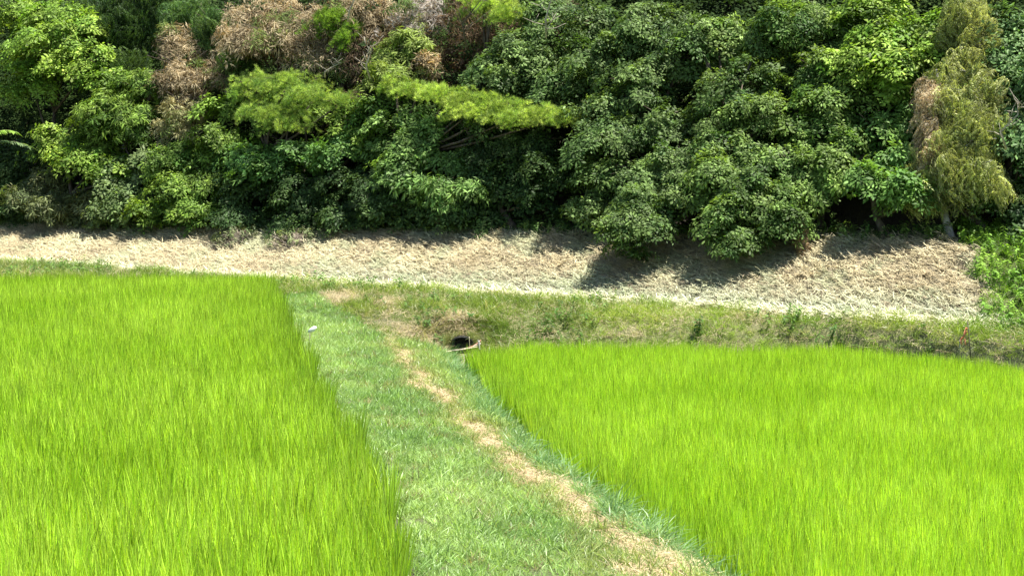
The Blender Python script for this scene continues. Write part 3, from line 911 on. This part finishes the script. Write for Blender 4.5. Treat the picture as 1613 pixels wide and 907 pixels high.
bare('pale forked dead branch standing in the dark brown thicket', 583, 125, .9, .9, M_DRYWOOD, 9, 3)
bare('bleached twig crossing the top edge left of centre', 548, 35, .7, .7, M_DRYWOOD, 7, 5)
bare('dark bare branches spreading at the top right of centre', 735, 75, 1.3, 1.5, M_BARK, 14, 8, 1.2)
bare('grey bare branch slanting at the top beside the bright pine tip', 860, 60, 1.6, 1.2, M_DRYWOOD, 8, 12, 1.1)
bare('pale bare twigs sticking out right of the drooping cypress', 1585, 235, -.2, .9, M_DRYWOOD, 10, 14, 1.0)
bare('short bleached branch poking out above the left pine fans', 512, 122, .3, .35, M_DRYWOOD, 4, 17, 1.2)
random.seed(99)

# ------------------------------------------------------------------ large fern-like fronds at the left edge
def frond(label, px, py, off, length, ang, col):
    p = U(px, py, DF(px) + off)
    e = empty('compound_frond', p); tag(e, label, 'leaf spray')
    P, Nn, S, Tt = [], [], [], []
    m = MB(); dirx = Vector((math.cos(ang), -.25, math.sin(ang)))
    pts = [dirx * (length * t) + Vector((0, 0, -.35 * length * t * t)) for t in (0, .25, .5, .75, 1)]
    m.tube(pts, [.012, .01, .008, .006, .003], 5)
    m.build('stem', M_BARK, e)
    q = MB()
    for i in range(17):
        t = (i + 1) / 17; c = dirx * (length * t) + Vector((0, 0, -.35 * length * t * t))
        for sg in (-1, 1):
            out = Vector((.45, sg * .75, R(-.15, .1))) if i < 16 else Vector((1, 0, -.2))
            q.blade(c, out, R(.24, .34), R(.07, .095), (0, 0, -.7), seg=4, lv=R(0, 1), side=Vector((.8, -sg * .4, R(-.3, .1))).normalized(), wide=.4)
    tpl = q.build('frond_leaflets', M_LEAF, link=False)
    q2 = scatter('leaflets', [(0, 0, 0)], [(0, 0, 0)], [1.0], [0], np.array([col]), [tpl], M_LEAF, e, solid=True)


frond('large pale green compound frond reaching in from the left edge', -8, 222, -.5, 1.35, .15, (.15, .23, .09))
frond('yellow green upper frond at the left edge above the pale one', -10, 210, -.6, .75, .45, (.24, .38, .06))
frond('small grey green frond low at the left edge', -8, 298, -.6, .7, .05, (.18, .28, .12))

# ------------------------------------------------------------------ brown heaps on the mulch
def heap(label, px, py, w, h, c1, c2, n=150):
    p = on_slope(px, py)
    e = empty('weed_heap', p); tag(e, label, 'heap')
    P, Nn, S, Tt = [], [], [], []
    for i in range(n):
        a = R(0, 6.283); q = math.sqrt(R(0, 1)); x = math.cos(a) * q * w; y = math.sin(a) * q * w * .6
        z = GZ(p.x + x, p.y + y) - p.z + h * (1 - q * q) * R(.3, 1)
        P.append((x, y, z)); Nn.append((x + R(-.6, .6), y + R(-.6, .3), .8)); S.append(R(.6, 1.1))
        Tt.append(mixc(c1, c2, R(0, 1)))
    scatter('stalks', P, euler_from_n(np.array(Nn), rng.uniform(0, 6.283, n)), S, rng.integers(0, 5, n), np.array(Tt), K_STRAW, M_STRAW, e, solid=True)
    k2 = n // 3
    P2 = [Vector(P[i]) + Vector((0, 0, .03)) for i in range(k2)]
    scatter('wilted_leaves', P2, euler_from_n(np.array(Nn[:k2]), rng.uniform(0, 6.283, k2)), [R(.5, .9) for _ in range(k2)], rng.integers(0, 5, k2),
            np.array([mixc((.12, .17, .07), (.26, .30, .13), R(0, 1)) for _ in range(k2)]), K_WEED, M_LEAF, e, solid=True)


heap('grey green wilted heap of cut weeds at the upper edge of the mulch', 368, 384, .62, .30, (.15, .13, .10), (.33, .28, .20))
heap('flatter brownish heap of cut weeds just right of the grey green one', 458, 386, .60, .22, (.15, .12, .09), (.40, .34, .25))
gtp = on_slope(317, 420)
poly_scatter('grass_tuft', 'small green tuft growing at the foot of the mulch on the left', 'tuft', [(gtp.x + R(-.12, .12), gtp.y + R(-.1, .1)) for i in range(8)], K_LONG, M_GRASS,
             lambda x, y: (.22, .33, .07), lambda x, y: .5, kind=None)
for lab, px, py, s in (('thin dark upright weed on the bank behind the lower paddy', 1100, 530, 1.1), ('small dark sprout against the pale edge of the mulch right of centre', 1085, 482, .5),
                       ('leafy sprout at the woodland edge beside the brown heap', 445, 358, 1.0), ('bright yellow green weed at the woodland edge on the left', 215, 352, 1.0)):
    q = on_slope(px, py)
    bright = 'yellow' in lab or 'sprout at' in lab
    n_ = 3 if not bright else 9
    poly_scatter('weed', lab, 'weed', [(q.x + R(-.05, .05) * (4 if bright else 1), q.y + R(-.05, .05)) for i in range(n_)], K_WEED, M_LEAF,
                 (lambda x, y: (.28, .42, .07)) if bright else (lambda x, y: (.07, .15, .03)), lambda x, y: s, kind=None)

# ------------------------------------------------------------------ water gate hollow, poles
hx = U(728, 533, 34.2)
M_DARK = solid_mat('shade_dark_concrete', (.02, .02, .018), (.07, .07, .06), 10)  # near black: the shade of the hollow is put into the pipe colour
e = empty('culvert', (hx.x, 34.1, U(730, 549, 34.1).z)); tag(e, 'dark culvert mouth half hidden in the bank behind the lower paddy', 'culvert')
m = MB()
n = 16
outer = [(math.cos(2 * math.pi * k / n) * .23, math.sin(2 * math.pi * k / n) * .12 + .13) for k in range(n)]
inner = [(x * .86, (z - .14) * .84 + .14) for x, z in outer]
vs = [(x, 0, z) for x, z in outer] + [(x, 0, z) for x, z in inner] + [(x, .27, z) for x, z in inner] + [(x, .6, z) for x, z in outer]
fs = []
for k in range(n):
    j = (k + 1) % n
    fs += [(k, j, n + j, n + k), (n + k, n + j, 2 * n + j, 2 * n + k), (3 * n + k, 3 * n + j, j, k)]
fs.append(tuple(range(2 * n, 3 * n)))  # dark back disc standing in for the shade deep inside
m.add(vs, fs); m.build('pipe', M_DARK, e, smooth=False)
P, Nn, Tt = [], [], []
for i in range(90):
    a = R(-.25, 3.4); q = R(.9, 1.5)
    P.append((math.cos(a) * .27 * q, R(.0, .5), math.sin(a) * .14 * q + .12)); Nn.append((math.cos(a) * .6 + R(-.3, .3), -.5 + R(-.4, .4), 1))
    Tt.append(mixc((.16, .22, .05), (.42, .42, .16), R(0, 1)))
scatter('overhanging_grass', P, euler_from_n(np.array(Nn), rng.uniform(0, 6.283, 90)), rng.uniform(.3, .6, 90), rng.integers(0, 5, 90), np.array(Tt), K_LONG, M_GRASS, e, solid=True)
M_BAMB = solid_mat('dry_bamboo', (.55, .48, .30), (.72, .64, .44), 14)
M_RED = solid_mat('reddish_wood', (.28, .13, .09), (.45, .25, .18), 14)


def pole(name, label, cat, A, B, r, mat, bend=.03):
    A = Vector(A); B = Vector(B); m = MB()
    pts = [A.lerp(B, t) - A + Vector((0, 0, -bend * math.sin(math.pi * t))) for t in (0, .17, .34, .5, .67, .84, 1)]
    m.tube(pts, [r * (1.05 if i % 2 else .95) for i in range(7)], 8)
    o = m.build(name, mat); o.location = A; tag(o, label, cat)
    return o


pole('bamboo_pole', 'long pale bamboo pole lying at the edge of the lower paddy below the culvert', 'pole', U(655, 557, 32.8), U(752, 546, 33.5), .014, M_BAMB)
pole('bamboo_pole', 'shorter grey pole lying across the pale one beside the culvert', 'pole', U(712, 552, 33.1), U(757, 541, 33.7), .016, M_DRYWOOD)
pole('wooden_stake', 'reddish brown stick leaning up to the right below the culvert', 'stick', U(738, 547, 33.4), U(757, 536, 33.8), .014, M_RED)
pole('wooden_post', 'short whitish post at the right end of the lying poles', 'post', U(755, 552, 33.6), U(754, 536, 33.65), .022, M_PALE, 0)
pole('wire_stem', 'thin pale upright stem in front of the dark culvert', 'stem', U(740, 548, 33.8), U(739, 530, 33.8), .007, M_BAMB, 0)

# ------------------------------------------------------------------ stake with red tape on the right
q = U(1530, 556, 30.3)
e = empty('marker_stake', q); tag(e, 'thin dark stake trailing faded red tape at the right corner of the bank', 'stake')
top = U(1524, 505, 30.5) - q
m = MB(); m.tube([(0, 0, -.15), top * .35 + Vector((-.01, 0, 0)), top * .7, top], [.012, .011, .010, .008], 7); m.build('stake', M_BARK, e)
M_TAPE = solid_mat('faded_red_tape', (.62, .16, .10), (.75, .30, .20), 20, rough=.5)
m = MB()
for k, (x1, z1, x2, z2) in enumerate([(1523, 516, 1518, 530), (1518, 530, 1514, 542), (1524, 522, 1520, 528), (1520, 534, 1521, 543)]):
    a = U(x1, z1, 30.35) - q; b = U(x2, z2, 30.25 + .03 * k) - q
    sd = (b - a).cross(Vector((0, 1, .3))).normalized() * (.022 if k < 2 else .014)
    mid = (a + b) * .5 + Vector((R(-.02, .02), .04, 0)); up_ = Vector((0, .004, 0))
    vs = [a - sd, a + sd, mid + sd + Vector((0, .03, 0)), mid - sd, b - sd * .8, b + sd * .9]
    vs2 = [v + up_ for v in vs]
    m.add(vs + vs2, [(0, 1, 2, 3), (3, 2, 5, 4), (7, 6, 9, 8), (8, 9, 10, 11), (0, 6, 7, 1), (1, 7, 8, 2), (2, 8, 11, 5), (5, 11, 10, 4), (4, 10, 9, 3), (3, 9, 6, 0)])
m.build('tape', M_TAPE, e)
pole('pale_peg', 'small whitish peg in the grass left of the marker stake', 'peg', U(1512, 549, 30.4), U(1512, 536, 30.4), .014, M_PALE, 0)

# ------------------------------------------------------------------ white scrap at the edge of the left paddy
q = U(492, 519, 30.2)
m = MB()
nu, nv = 10, 7
vs = []
for i in range(nv + 1):
    th = math.pi * i / nv
    for k in range(nu):
        ph = 2 * math.pi * k / nu
        w = 1 + .22 * ND(math.cos(ph) * 3 + i, math.sin(ph) * 3, 1.3, 40)
        vs.append((math.sin(th) * math.cos(ph) * .045 * w, math.sin(th) * math.sin(ph) * .05 * w, math.cos(th) * .098 * w))
fs = [(i * nu + k, i * nu + (k + 1) % nu, (i + 1) * nu + (k + 1) % nu, (i + 1) * nu + k) for i in range(nv) for k in range(nu)]
m.add(vs, fs)
o = m.build('plastic_scrap', solid_mat('white_plastic', (.78, .78, .76), (.86, .86, .84), 12, rough=.45, spec=.5), smooth=True)
o.location = q; o.rotation_euler = (0, math.radians(55), 0)
tag(o, 'crumpled white plastic scrap caught at the edge of the left paddy', 'litter')
m = MB(); m.tube([U(488, 524, 30.25) - q, U(487, 545, 30.3) - q + Vector((0, 0, -.1))], [.006, .006], 6)
m.build('stem', M_DRYWOOD, o).rotation_euler = (0, math.radians(-55), 0)

# ------------------------------------------------------------------ groups of like things
GRP = {'shrub': 'shrubs at the foot of the woods', 'leafy_bush': 'leafy bushes along the edge of the woods', 'dead_bamboo': 'withered bamboo clumps in the woods',
       'pine_tree': 'pines among the woods', 'oak_tree': 'oaks along the edge of the woods', 'broadleaf_tree': 'broadleaf trees along the edge of the woods',
       'cypress_tree': 'cypresses at the right of the woods', 'dead_thicket': 'dead thickets at the top of the woods', 'compound_frond': 'compound fronds at the left edge',
       'weed_heap': 'heaps of cut weeds on the mulch', 'dead_branch': 'bare branches among the trees', 'bamboo_pole': 'poles lying by the culvert'}
for o in list(COL.objects):
    k = o.name.split('.')[0]
    if o.parent is None and k in GRP: o['group'] = GRP[k]
